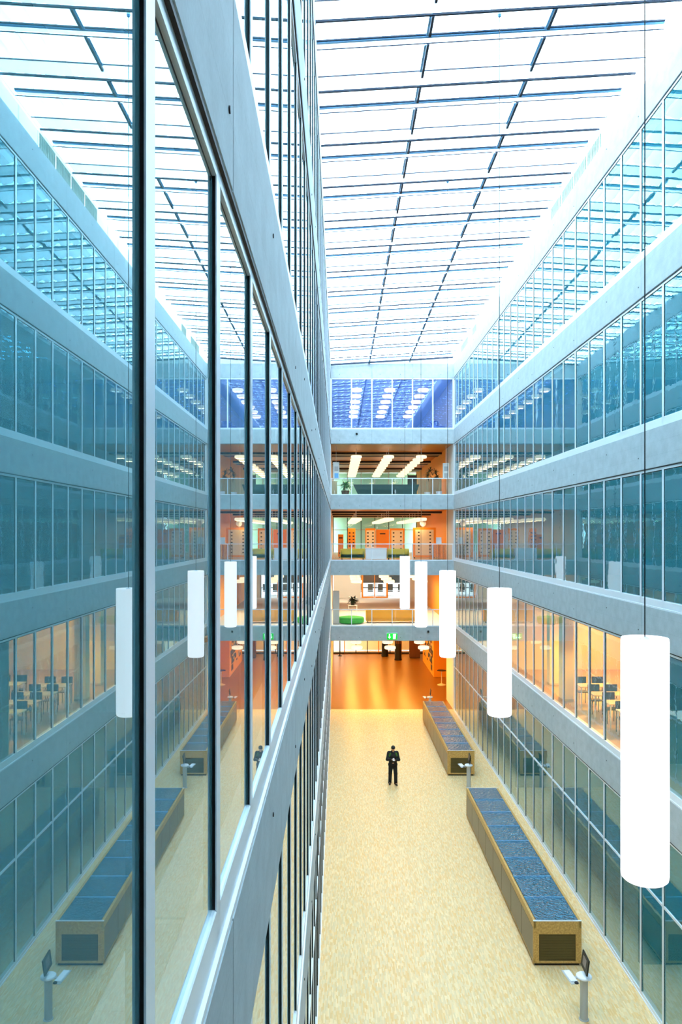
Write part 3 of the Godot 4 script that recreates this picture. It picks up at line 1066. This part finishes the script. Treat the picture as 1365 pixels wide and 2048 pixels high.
func upper_gallery() -> void:
	var y: float = TOPS[2] - 0.02
	lamp_rows(16.36, 9, 17.05, "over the teal sofa", "drum lamps of the upper gallery", 1.9)
	# long teal sofa with flared ends, back to the railing
	var o := base("sofa", Vector3(3.2, y, -52.0))
	part(o, "backrest", prism(PackedVector2Array([Vector2(-1.85, 0.12), Vector2(1.98, 0.12), Vector2(2.22, 0.84), Vector2(-2.2, 0.84)]), 0.24), M.teal_cloth, Vector3(0, 0, 0.2))
	part(o, "base", bevel(3.7, 0.32, 0.9, 0.03), M.teal_cloth, Vector3(0, 0.28, -0.25))
	for k in 5:
		part(o, "seat_cushion", bevel(0.70, 0.14, 0.7, 0.04), M.teal_cloth, Vector3(-1.44 + 0.72 * k, 0.50, -0.25))
	for s in [-1, 1]:
		part(o, "foot", bm(0.1, 0.13, 0.8), M.dark_metal, Vector3(s * 1.6, 0.065, -0.2))
	tag(o, "long dark teal sofa with flared ends behind the upper gallery railing", "sofa")
	plant("leafy_plant", Vector3(0.46, y, -50.6), 0.45, 0.55, 110, M.leaf, M.terracotta, "bushy green plant in a brown pot at the left end of the upper gallery", 0.11, 0.26)
	plant("yucca", Vector3(6.05, y, -52.4), 1.55, 0.55, 46, M.dry_leaf, M.white_plastic, "tall palm-like plant with a forked trunk, left of two by the orange wall", 0.05, 0.2, 2)
	plant("yucca", Vector3(6.75, y, -51.6), 1.35, 0.5, 40, M.dry_leaf, M.white_plastic, "palm-like plant in a white pot, right of two by the orange wall", 0.05, 0.2, 2)
	# hanging notice panels at both ends
	for s in [0, 1]:
		var p := base("hanging_notice", Vector3([-0.14, 7.10][s], y + 1.15, -50.9))
		part(p, "panel", bevel([0.42, 0.40][s], [1.15, 1.0][s], 0.04, 0.008), M.white_paint, Vector3(0, 0.55, 0))
		part(p, "sheet", bm(0.26, 0.34, 0.008), [M.roof_blue, M.grey_plastic][s], Vector3(0.02, 0.22, 0.025))
		part(p, "sheet", bm(0.26, 0.30, 0.008), M.grey_plastic, Vector3(0.02, 0.68, 0.025))
		part(p, "rod", cyl(0.01, 1.15, 6), M.silver, Vector3(0, [1.66, 1.60][s], 0))
		tag(p, ["white notice panel hanging at the left end of the upper gallery", "white notice panel hanging at the right end of the upper gallery"][s], "panel")
	var cab := base("planter_cabinet", Vector3(-0.24, y, -50.6))
	part(cab, "body", bevel(0.34, 0.95, 0.45, 0.01), M.trunk, Vector3(0, 0.48, 0))
	part(cab, "top", bevel(0.38, 0.03, 0.48, 0.005), M.trunk, Vector3(0, 0.97, 0))
	tag(cab, "light wooden cabinet in the left corner of the upper gallery", "cabinet")
	var pan := base("wood_panelling", Vector3(6.9, y, -53.6))
	for k in 6:
		part(pan, "board", bevel(0.27, 1.35, 0.04, 0.006), M.trunk, Vector3(-1.25 + 0.28 * k, 0.68, 0))
	tag(pan, "low panelling of upright light boards behind the palm-like plants", "panelling")
	door_dark(Vector3(5.75, y, -60.0), "narrow dark door at the end of the upper gallery")


func door_dark(at: Vector3, label: String) -> void:
	var o := base("door", at)
	part(o, "leaf", bm(0.6, 2.1, 0.06), M.black, Vector3(0, 1.05, 0))
	part(o, "frame", bm(0.06, 2.16, 0.1), M.dark_metal, Vector3(-0.33, 1.08, 0))
	part(o, "frame", bm(0.06, 2.16, 0.1), M.dark_metal, Vector3(0.33, 1.08, 0))
	part(o, "handle", bm(0.12, 0.025, 0.05), M.silver, Vector3(0.2, 1.05, 0.055))
	tag(o, label, "door")


func middle_gallery() -> void:
	var y: float = TOPS[1] - 0.02
	lamp_rows(12.16, 9, 12.85, "over the orange boards", "drum lamps of the middle gallery", 2.3)
	sofa(Vector3(0.95, y, -51.3), 1.65, 0.85, 0.76, 2, M.lime_cloth, "lime green sofa left of the white table", 0.0, "lime green sofas")
	sofa(Vector3(3.96, y, -51.3), 1.45, 0.85, 0.76, 2, M.lime_cloth, "lime green sofa right of the white table", 0.0, "lime green sofas")
	var t := base("low_table", Vector3(2.50, y, -51.1))
	part(t, "top", bevel(1.42, 0.05, 0.7, 0.01), M.white_plastic, Vector3(0, 0.78, 0))
	part(t, "front_panel", bevel(1.38, 0.72, 0.03, 0.006), M.white_plastic, Vector3(0, 0.42, 0.3))
	for s in [-1, 1]:
		part(t, "side_panel", bm(0.03, 0.78, 0.62), M.white_plastic, Vector3(s * 0.67, 0.39, 0))
	tag(t, "white boxy table between the two lime green sofas", "table")
	board(Vector3(0.18, y, -56.0), 0.40, 1.62, 1, 2, false, "narrow low orange board at the far left of the middle gallery", 0.0, 0.26)
	board(Vector3(0.95, y, -55.0), 0.55, 2.05, 2, 7, false, "orange board with two columns of prints, second from the left", 0.0)
	board(Vector3(2.30, y, -55.2), 0.72, 2.05, 2, 7, true, "orange board with a pale sheet left of the middle of the gallery", 0.0)
	board(Vector3(3.22, y, -56.0), 0.95, 1.98, 1, 2, false, "wide orange board with two dark openings in the middle of the gallery", 0.0, 0.4)
	board(Vector3(4.25, y, -55.6), 1.05, 2.05, 2, 6, true, "orange board with a pale sheet right of the one with openings", 0.0)
	board(Vector3(6.10, y, -54.6), 1.62, 2.10, 2, 7, true, "widest orange board with a pale printed sheet beside the orange wall", 0.0)
	var s := base("sign_lollipop", Vector3(6.0, y + 2.23, -54.6))
	part(s, "disc", cyl(0.22, 0.04, 28), M.white_plastic, Vector3(0, 0.24, 0), Vector3(PI / 2, 0, 0))
	part(s, "stem", cyl(0.015, 0.1, 8), M.silver, Vector3(0, 0.0, 0))
	tag(s, "round white disc standing on the widest orange board", "sign")
	var l := base("notice_stand", Vector3(6.70, y, -51.4))
	part(l, "sheet", bevel(0.36, 0.42, 0.02, 0.004), M.white_plastic, Vector3(0, 1.30, 0), Vector3(-0.25, 0, 0))
	part(l, "pole", cyl(0.014, 1.1, 8), M.dark_metal, Vector3(0, 0.56, 0))
	part(l, "foot", cyl(0.16, 0.02, 16), M.dark_metal, Vector3(0, 0.01, 0))
	tag(l, "white notice on a thin stand at the right end of the middle gallery", "stand")
	var f := base("slatted_screen", Vector3(6.75, y, -52.6))
	part(f, "rail", bm(1.15, 0.05, 0.05), M.orange_board, Vector3(0, 1.0, 0))
	part(f, "rail", bm(1.15, 0.05, 0.05), M.orange_board, Vector3(0, 0.08, 0))
	for k in 12:
		part(f, "slat", bm(0.035, 1.0, 0.035), M.terracotta, Vector3(-0.54 + 0.098 * k, 0.5, 0))
	tag(f, "low screen of upright brown slats behind the notice stand", "screen")


func lower_gallery() -> void:
	var y: float = TOPS[0] - 0.02
	lamp_rows(8.0, 3, 8.65, "over the yellow sofa", "drum lamps of the lower gallery", 8.0, -51.6, 3.0, Color(1, 0.9, 0.72))
	var o := base("ottoman", Vector3(0.85, y, -51.2))
	part(o, "seat", lathe([Vector2(0, 0.06), Vector2(0.80, 0.06), Vector2(0.86, 0.10), Vector2(0.87, 0.34), Vector2(0.82, 0.42), Vector2(0.72, 0.44), Vector2(0, 0.44)], 40), M.green_cloth)
	part(o, "base", cyl(0.7, 0.06, 32), M.black, Vector3(0, 0.03, 0))
	tag(o, "large round green ottoman at the left of the lower gallery", "ottoman")
	sofa(Vector3(3.50, y, -51.7), 3.3, 0.9, 0.92, 4, M.yellow_cloth, "long yellow sofa with its back to the lower gallery railing")
	var st := base("plant_stand", Vector3(1.0, y, -53.3))
	for q in [[-1, -1], [1, -1], [1, 1], [-1, 1]]:
		part(st, "leg", bm(0.03, 1.0, 0.03), M.white_plastic, Vector3(q[0] * 0.28, 0.5, q[1] * 0.2))
	part(st, "shelf", bevel(0.62, 0.03, 0.46, 0.005), M.white_plastic, Vector3(0, 1.0, 0))
	tag(st, "white frame stand under the dark plant in the lower gallery", "stand")
	plant("bushy_plant", Vector3(1.0, y + 1.015, -53.3), 0.12, 0.55, 90, M.dark_leaf, M.dark_metal, "dark bushy plant on the white frame stand", 0.12, 0.16)
	var p := base("partition_panel", Vector3(-0.14, y, -50.7))
	part(p, "panel", bevel(0.42, 2.2, 0.06, 0.008), M.grey_plastic, Vector3(0, 1.1, 0))
	part(p, "foot", bm(0.4, 0.03, 0.3), M.dark_metal, Vector3(0, 0.015, 0))
	tag(p, "pale grey partition panel at the left end of the lower gallery", "panel")
	# doors and the glazed meeting room behind
	var wall := base("wall_meeting_room", Vector3(0, y, -71.5))
	for q in [[-0.45, 2.1], [6.1, 7.35]]:
		part(wall, "plaster", bm(q[1] - q[0], 3.3, 0.12), M.white_paint, Vector3((q[0] + q[1]) * 0.5, 1.65, 0))
	part(wall, "plaster", bm(4.0, 0.5, 0.12), M.white_paint, Vector3(4.1, 3.05, 0))
	setting(wall, "white wall with a glazed doorway behind the lower gallery")
	var d := base("glazed_door", Vector3(3.38, y, -71.5))
	for x in [-1.15, 0.0, 1.15]:
		part(d, "frame", bm(0.16 if x != 0.0 else 0.08, 2.75, 0.16), M.orange_board, Vector3(x, 1.375, 0))
	part(d, "frame", bm(2.4, 0.12, 0.16), M.orange_board, Vector3(0, 2.74, 0))
	for s in [-1, 1]:
		part(d, "bottom_rail", bm(1.0, 0.12, 0.08), M.orange_board, Vector3(s * 0.57, 0.06, 0))
		part(d, "pane", quad_mesh(1.0, 2.56), M.glass_clear, Vector3(s * 0.57, 1.4, 0))
		part(d, "handle", bm(0.05, 0.5, 0.05), M.black, Vector3(s * 0.1, 1.1, 0.08))
	tag(d, "double glazed door in orange frames behind the lower gallery", "door")
	var pane := base("side_glazing", Vector3(5.4, y, -71.5))
	part(pane, "pane", quad_mesh(1.45, 2.7), M.glass_clear, Vector3(0, 1.4, 0))
	part(pane, "frame", bm(0.08, 2.8, 0.12), M.silver, Vector3(0.74, 1.4, 0))
	tag(pane, "clear fixed glazing right of the orange door frames", "glazing")
	var tr := base("track_light", Vector3(1.0, y + 2.95, -66.0))
	part(tr, "track", bm(2.4, 0.06, 0.06), M.black, Vector3.ZERO)
	for s in [-1, 1]:
		part(tr, "rod", bm(0.02, 0.42, 0.02), M.black, Vector3(s * 1.0, 0.24, 0))
	for k in 4:
		var hd := part(tr, "spot_head", lathe([Vector2(0, 0), Vector2(0.05, 0), Vector2(0.06, 0.14), Vector2(0, 0.14)], 14), M.black, Vector3(-0.9 + 0.6 * k, -0.06, 0), Vector3(-PI / 2 - 0.1, 0, 0))
		part(hd, "bulb", cyl(0.05, 0.01, 14), M.lamp_warm, Vector3(0, 0.143, 0))
		face_light(Vector3(0.1 + 0.6 * k, y + 2.87, -66.17), 4.5, Color(1, 0.93, 0.8), Vector2(0.12, 0.12), Vector3(-0.15, 0, 0))
	tag(tr, "black track with spotlights near the ceiling at the back left of the lower gallery", "lamp")
	for k in 5:
		office_chair(Vector3(2.1 + 0.95 * k, y, -73.4), "black office chair, %s from the left in the glazed room behind the doors" % ORD[k])
	var tb := base("meeting_table", Vector3(3.9, y, -74.3))
	part(tb, "top", bevel(5.4, 0.04, 0.9, 0.008), M.black, Vector3(0, 0.75, 0))
	for s in [-1, 1]:
		for q in [-1, 1]:
			part(tb, "leg", bm(0.05, 0.73, 0.05), M.silver, Vector3(s * 2.5, 0.365, q * 0.38))
	tag(tb, "long dark table in the glazed room behind the doors", "table")
	var dark := base("wall_screen", Vector3(3.9, y + 1.0, -76.05))
	part(dark, "panel", bevel(4.6, 1.5, 0.06, 0.01), M.black, Vector3(0, 0.9, 0))
	part(dark, "rim", bm(4.7, 0.04, 0.07), M.dark_metal, Vector3(0, 0.12, 0))
	tag(dark, "wide black board on the rear wall of the glazed room", "board")
	down_light(Vector3(3.5, y + 2.9, -73.8), 2.5, Color(1, 0.92, 0.8), 0.6)


func office_chair(at: Vector3, label: String) -> void:
	var o := base("office_chair", at)
	part(o, "seat", bevel(0.5, 0.08, 0.48, 0.02), M.black, Vector3(0, 0.48, 0))
	part(o, "backrest", bevel(0.48, 0.6, 0.06, 0.02), M.black, Vector3(0, 0.88, 0.24))
	part(o, "stem", cyl(0.03, 0.4, 10), M.silver, Vector3(0, 0.25, 0))
	for k in 5:
		part(o, "leg", bm(0.32, 0.03, 0.04), M.silver, Vector3(0.15 * cos(TAU * k / 5), 0.05, 0.15 * sin(TAU * k / 5)), Vector3(0, -TAU * k / 5, 0))
	tag(o, label, "chair", "black office chairs")


func lobby() -> void:
	# lamps, rear glazing, columns, mural wall, sign
	lamp_rows(3.72, 2, 4.45, "at the lobby mouth", "drum lamps of the lobby", 9.0, -50.6, 2.6, Color(1, 0.76, 0.33))
	lamp_rows(3.9, 4, 4.45, "deep in the lobby", "drum lamps deep in the lobby", 9.0, -56.2, 4.0, Color(1, 0.77, 0.34))
	var w := base("wall_lobby_right", Vector3(10.2, 0, -62.6))
	part(w, "plaster", bm(0.3, 4.7, 26.4), M.orange_paint, Vector3(0.15, 2.35, 1.2))
	part(w, "plaster", bm(2.7, 4.7, 0.2), M.orange_paint, Vector3(-1.35, 2.35, 13.0))
	part(w, "ceiling_board", bm(3.2, 0.3, 26.4), M.warm_ceiling, Vector3(-1.4, 4.65, 1.2))
	setting(w, "warm orange side wall of the lobby")
	var win := base("window_12", Vector3(0, 0, BACK))
	for k in 11:
		var x := LEFT + 1.07 * k
		part(win, "mullion", bm(0.08, 4.5, 0.12), [M.dark_metal, M.orange_board][1 if k in [1, 4, 6] else 0], Vector3(x, 2.25, 0))
		if k < 10:
			part(win, "pane", quad_mesh(1.0, 4.4), M.glass_clear, Vector3(x + 0.535, 2.25, 0))
	part(win, "transom", bm(10.7, 0.08, 0.1), M.dark_metal, Vector3(4.87, 2.45, 0))
	part(win, "sill", bm(10.7, 0.12, 0.12), M.dark_metal, Vector3(4.87, 0.06, 0))
	setting(win, "bright glazed entrance front at the back of the lobby")
	# a porch added outside the entrance, its roof cutting the daylight behind the glass
	var porch := base("added_porch_screen", Vector3(1.0, 0, BACK - 2.3))
	part(porch, "wall", bm(18, 4.3, 0.2), M.cream_paint, Vector3(0, 2.15, 0))
	part(porch, "roof", bm(18, 0.12, 2.1), M.cream_paint, Vector3(0, 4.26, 1.1))
	tag(porch, "pale wall of a porch added to dim the daylight beyond the lobby entrance", "wall")
	for k in 3:
		drum_lamp(Vector3(1.2 + 2.2 * k, 3.75, BACK - 1.1), 4.2, "added drum lamp, %s from the left in the porch behind the entrance front" % ORD[k], "added drum lamps of the porch", 14.0, Color(1, 0.74, 0.34))  # lamps added to throw warm light on the porch wall
	for q in [[4.30, -71.0, "left dark round column in the lobby, beside the entrance"], [5.35, -68.9, "right dark patterned column in the lobby, nearer the camera"]]:
		var c := base("column", Vector3(q[0], 0, q[1]))
		part(c, "shaft", cyl(0.30, 4.4, 28), M.black, Vector3(0, 2.2, 0))
		part(c, "collar", cyl(0.33, 0.12, 28), M.dark_metal, Vector3(0, 0.06, 0))
		if q[0] > 5:
			for k in 9:
				part(c, "mark", bm(0.10, 0.22, 0.012), M.terracotta, Vector3(0.30 * sin(-0.6 + 0.6 * (k % 3)), 1.6 + 0.9 * int(k / 3.0), 0.30 * cos(-0.6 + 0.6 * (k % 3))), Vector3(0, -0.6 + 0.6 * (k % 3), 0))
		tag(c, q[2], "column")
	var cab := base("cabinet", Vector3(6.95, 0, -70.2))
	part(cab, "body", bevel(0.95, 3.5, 0.6, 0.01), M.terracotta, Vector3(0, 1.8, 0))
	part(cab, "plinth", bm(0.9, 0.1, 0.56), M.black, Vector3(0, 0.05, 0))
	part(cab, "door", bevel(0.44, 3.2, 0.03, 0.005), M.terracotta, Vector3(-0.23, 1.8, 0.31))
	part(cab, "door", bevel(0.44, 3.2, 0.03, 0.005), M.terracotta, Vector3(0.23, 1.8, 0.31))
	tag(cab, "tall brown cabinet right of the dark columns in the lobby", "cabinet")
	# mural block
	var mu := base("mural_wall", Vector3(8.2, 0, -64.5))
	part(mu, "block", bevel(1.4, 4.4, 7.8, 0.02), M.orange_paint, Vector3(0, 2.2, 0))
	var rr := RandomNumberGenerator.new()
	rr.seed = 5
	for k in 60:
		var z := rr.randf_range(-3.2, 3.2)
		var yy := rr.randf_range(0.5, 4.1)
		part(mu, "painted_patch", bm(0.008, rr.randf_range(0.15, 0.5), rr.randf_range(0.4, 1.3)), [M.terracotta, M.warm_beam, M.black, M.black, M.trunk][rr.randi() % 5], Vector3(-0.703 - 0.0004 * (k % 9), yy, z))
	tag(mu, "orange wall block with a patchy dark mural on its left side in the lobby", "mural")
	var cs := base("high_table", Vector3(7.72, 0, -57.6))
	part(cs, "pole", cyl(0.035, 1.06, 10), M.cream_paint, Vector3(0, 0.54, 0))
	part(cs, "foot", lathe([Vector2(0, 0), Vector2(0.32, 0), Vector2(0.30, 0.03), Vector2(0.04, 0.12), Vector2(0, 0.12)], 24), M.cream_paint)
	part(cs, "top", lathe([Vector2(0, 0), Vector2(0.33, 0), Vector2(0.35, 0.012), Vector2(0.34, 0.03), Vector2(0, 0.03)], 24), M.black, Vector3(0, 1.06, 0))
	tag(cs, "pale pedestal table with a dark top at the right of the lobby, beside the pier", "table")
	var lampp := base("floor_post", Vector3(0.15, 0, -71.2))
	part(lampp, "pole", cyl(0.05, 3.9, 10), M.black, Vector3(0, 1.95, 0))
	part(lampp, "foot", cyl(0.2, 0.04, 16), M.black, Vector3(0, 0.02, 0))
	tag(lampp, "thin black post at the left of the lobby entrance", "post")
	# exit sign hung on the lowest band
	var s := base("exit_sign", Vector3(3.44, 4.50, FAR + 0.02))
	part(s, "housing", bevel(0.70, 0.44, 0.06, 0.008), M.white_plastic, Vector3(0, 0.24, 0.03))
	part(s, "green_face", bm(0.68, 0.40, 0.008), M.sign_green, Vector3(0, 0.23, 0.062))
	part(s, "arrow", prism(PackedVector2Array([Vector2(-0.035, 0.15), Vector2(0.035, 0.15), Vector2(0.035, -0.02), Vector2(0.10, -0.02), Vector2(0, -0.15), Vector2(-0.10, -0.02), Vector2(-0.035, -0.02)]), 0.008), M.sign_white, Vector3(-0.17, 0.23, 0.066))
	part(s, "doorway", prism(PackedVector2Array([Vector2(-0.09, -0.16), Vector2(0.07, -0.16), Vector2(0.10, 0.16), Vector2(-0.09, 0.16)]), 0.008), M.sign_white, Vector3(0.15, 0.23, 0.066))
	tag(s, "green exit sign with a white arrow and doorway on the lowest band", "sign")
	omni(Vector3(3.44, 4.7, FAR + 0.3), 0.12, Color(0.2, 1, 0.4))
	for q in [[5.75, 5.05, "small black camera on the lowest band right of the exit sign"], [1.18, 17.66, "small black camera on the band under the bluish top panes"]]:
		var c := base("security_camera", Vector3(q[0], q[1], FAR + 0.08))
		part(c, "housing", lathe([Vector2(0, -0.08), Vector2(0.06, -0.07), Vector2(0.07, 0), Vector2(0.05, 0.06), Vector2(0, 0.07)], 16), M.black)
		part(c, "bracket", bm(0.04, 0.04, 0.09), M.black, Vector3(0, 0.02, -0.045))
		tag(c, q[2], "camera")


# ---------------------------------------------------------------- the lit room behind the right facade
func side_room() -> void:
	var y: float = TOPS[0] - 0.1
	var rm := base("wall_side_room", Vector3(0, y, 0))
	part(rm, "rear_wall", bm(0.1, 3.3, 13.8), M.cream_paint, Vector3(13.9, 1.65, -27.35))
	part(rm, "partition", bm(6.2, 3.3, 0.06), M.cream_paint, Vector3(10.8, 1.65, -20.42))
	part(rm, "partition", bm(6.2, 3.3, 0.06), M.cream_paint, Vector3(10.8, 1.65, -34.28))
	part(rm, "ceiling_board", bm(6.3, 0.04, 13.8), M.cream_paint, Vector3(10.9, 3.36, -27.35))
	setting(rm, "cream walls of the warm lit room behind the right facade")
	for q in [[8.25, -27.9, "left"], [8.6, -30.8, "right"]]:
		var c := base("square_column", Vector3(q[0], y, q[1]))
		part(c, "shaft", bevel(0.42, 3.3, 0.42, 0.01), M.cream_paint, Vector3(0, 1.67, 0))
		part(c, "base_strip", bm(0.44, 0.08, 0.44), M.trunk, Vector3(0, 0.06, 0))
		tag(c, "cream square column in the warm lit side room, %s" % ("nearer the tables" if q[2] == "left" else "farther from the tables"), "column")
	var spots := [[8.95, -25.5], [9.0, -24.2], [8.95, -22.9], [10.7, -27.2], [8.95, -26.9], [10.6, -25.0]]
	for k in spots.size():
		var t := base("desk", Vector3(spots[k][0], y, spots[k][1]))
		part(t, "top", bevel(1.2, 0.04, 0.62, 0.006), M.cream_paint, Vector3(0, 0.74, 0))
		for s in [-1, 1]:
			for q in [-1, 1]:
				part(t, "leg", cyl(0.022, 0.72, 8), M.silver, Vector3(s * 0.54, 0.36, q * 0.26))
		tag(t, "pale desk in the warm lit side room, %s" % ["third from the near end", "second from the near end", "nearest to the camera", "fifth, set back from the glass", "fourth from the near end", "farthest from the facade glass"][k], "table", "desks in the side room")
		for s in [-1, 1]:
			var ch := base("classroom_chair", Vector3(spots[k][0] + 0.3 * s, y, spots[k][1] - 0.42))
			part(ch, "seat", bevel(0.40, 0.03, 0.40, 0.01), M.black, Vector3(0, 0.45, 0))
			part(ch, "backrest", bevel(0.40, 0.32, 0.03, 0.01), M.black, Vector3(0, 0.78, -0.2))
			for a in [-1, 1]:
				part(ch, "rear_leg", cyl(0.014, 0.68, 6), M.dark_metal, Vector3(a * 0.17, 0.34, -0.19))
				part(ch, "front_leg", cyl(0.014, 0.45, 6), M.dark_metal, Vector3(a * 0.17, 0.225, 0.17))
			tag(ch, "black chair on the %s of the %s side-room desk" % ["left" if s < 0 else "right", ["third", "second", "nearest", "fifth", "fourth", "deepest"][k]], "chair", "black chairs in the side room")
	for k in 4:
		drum_lamp(Vector3(9.6 + 1.4 * (k % 2), 7.9, -22.6 - 3.2 * k), 8.62, "drum lamp, %s from the near end in the warm side room" % ORD[k], "drum lamps of the side room", 26.0, Color(1, 0.74, 0.32))
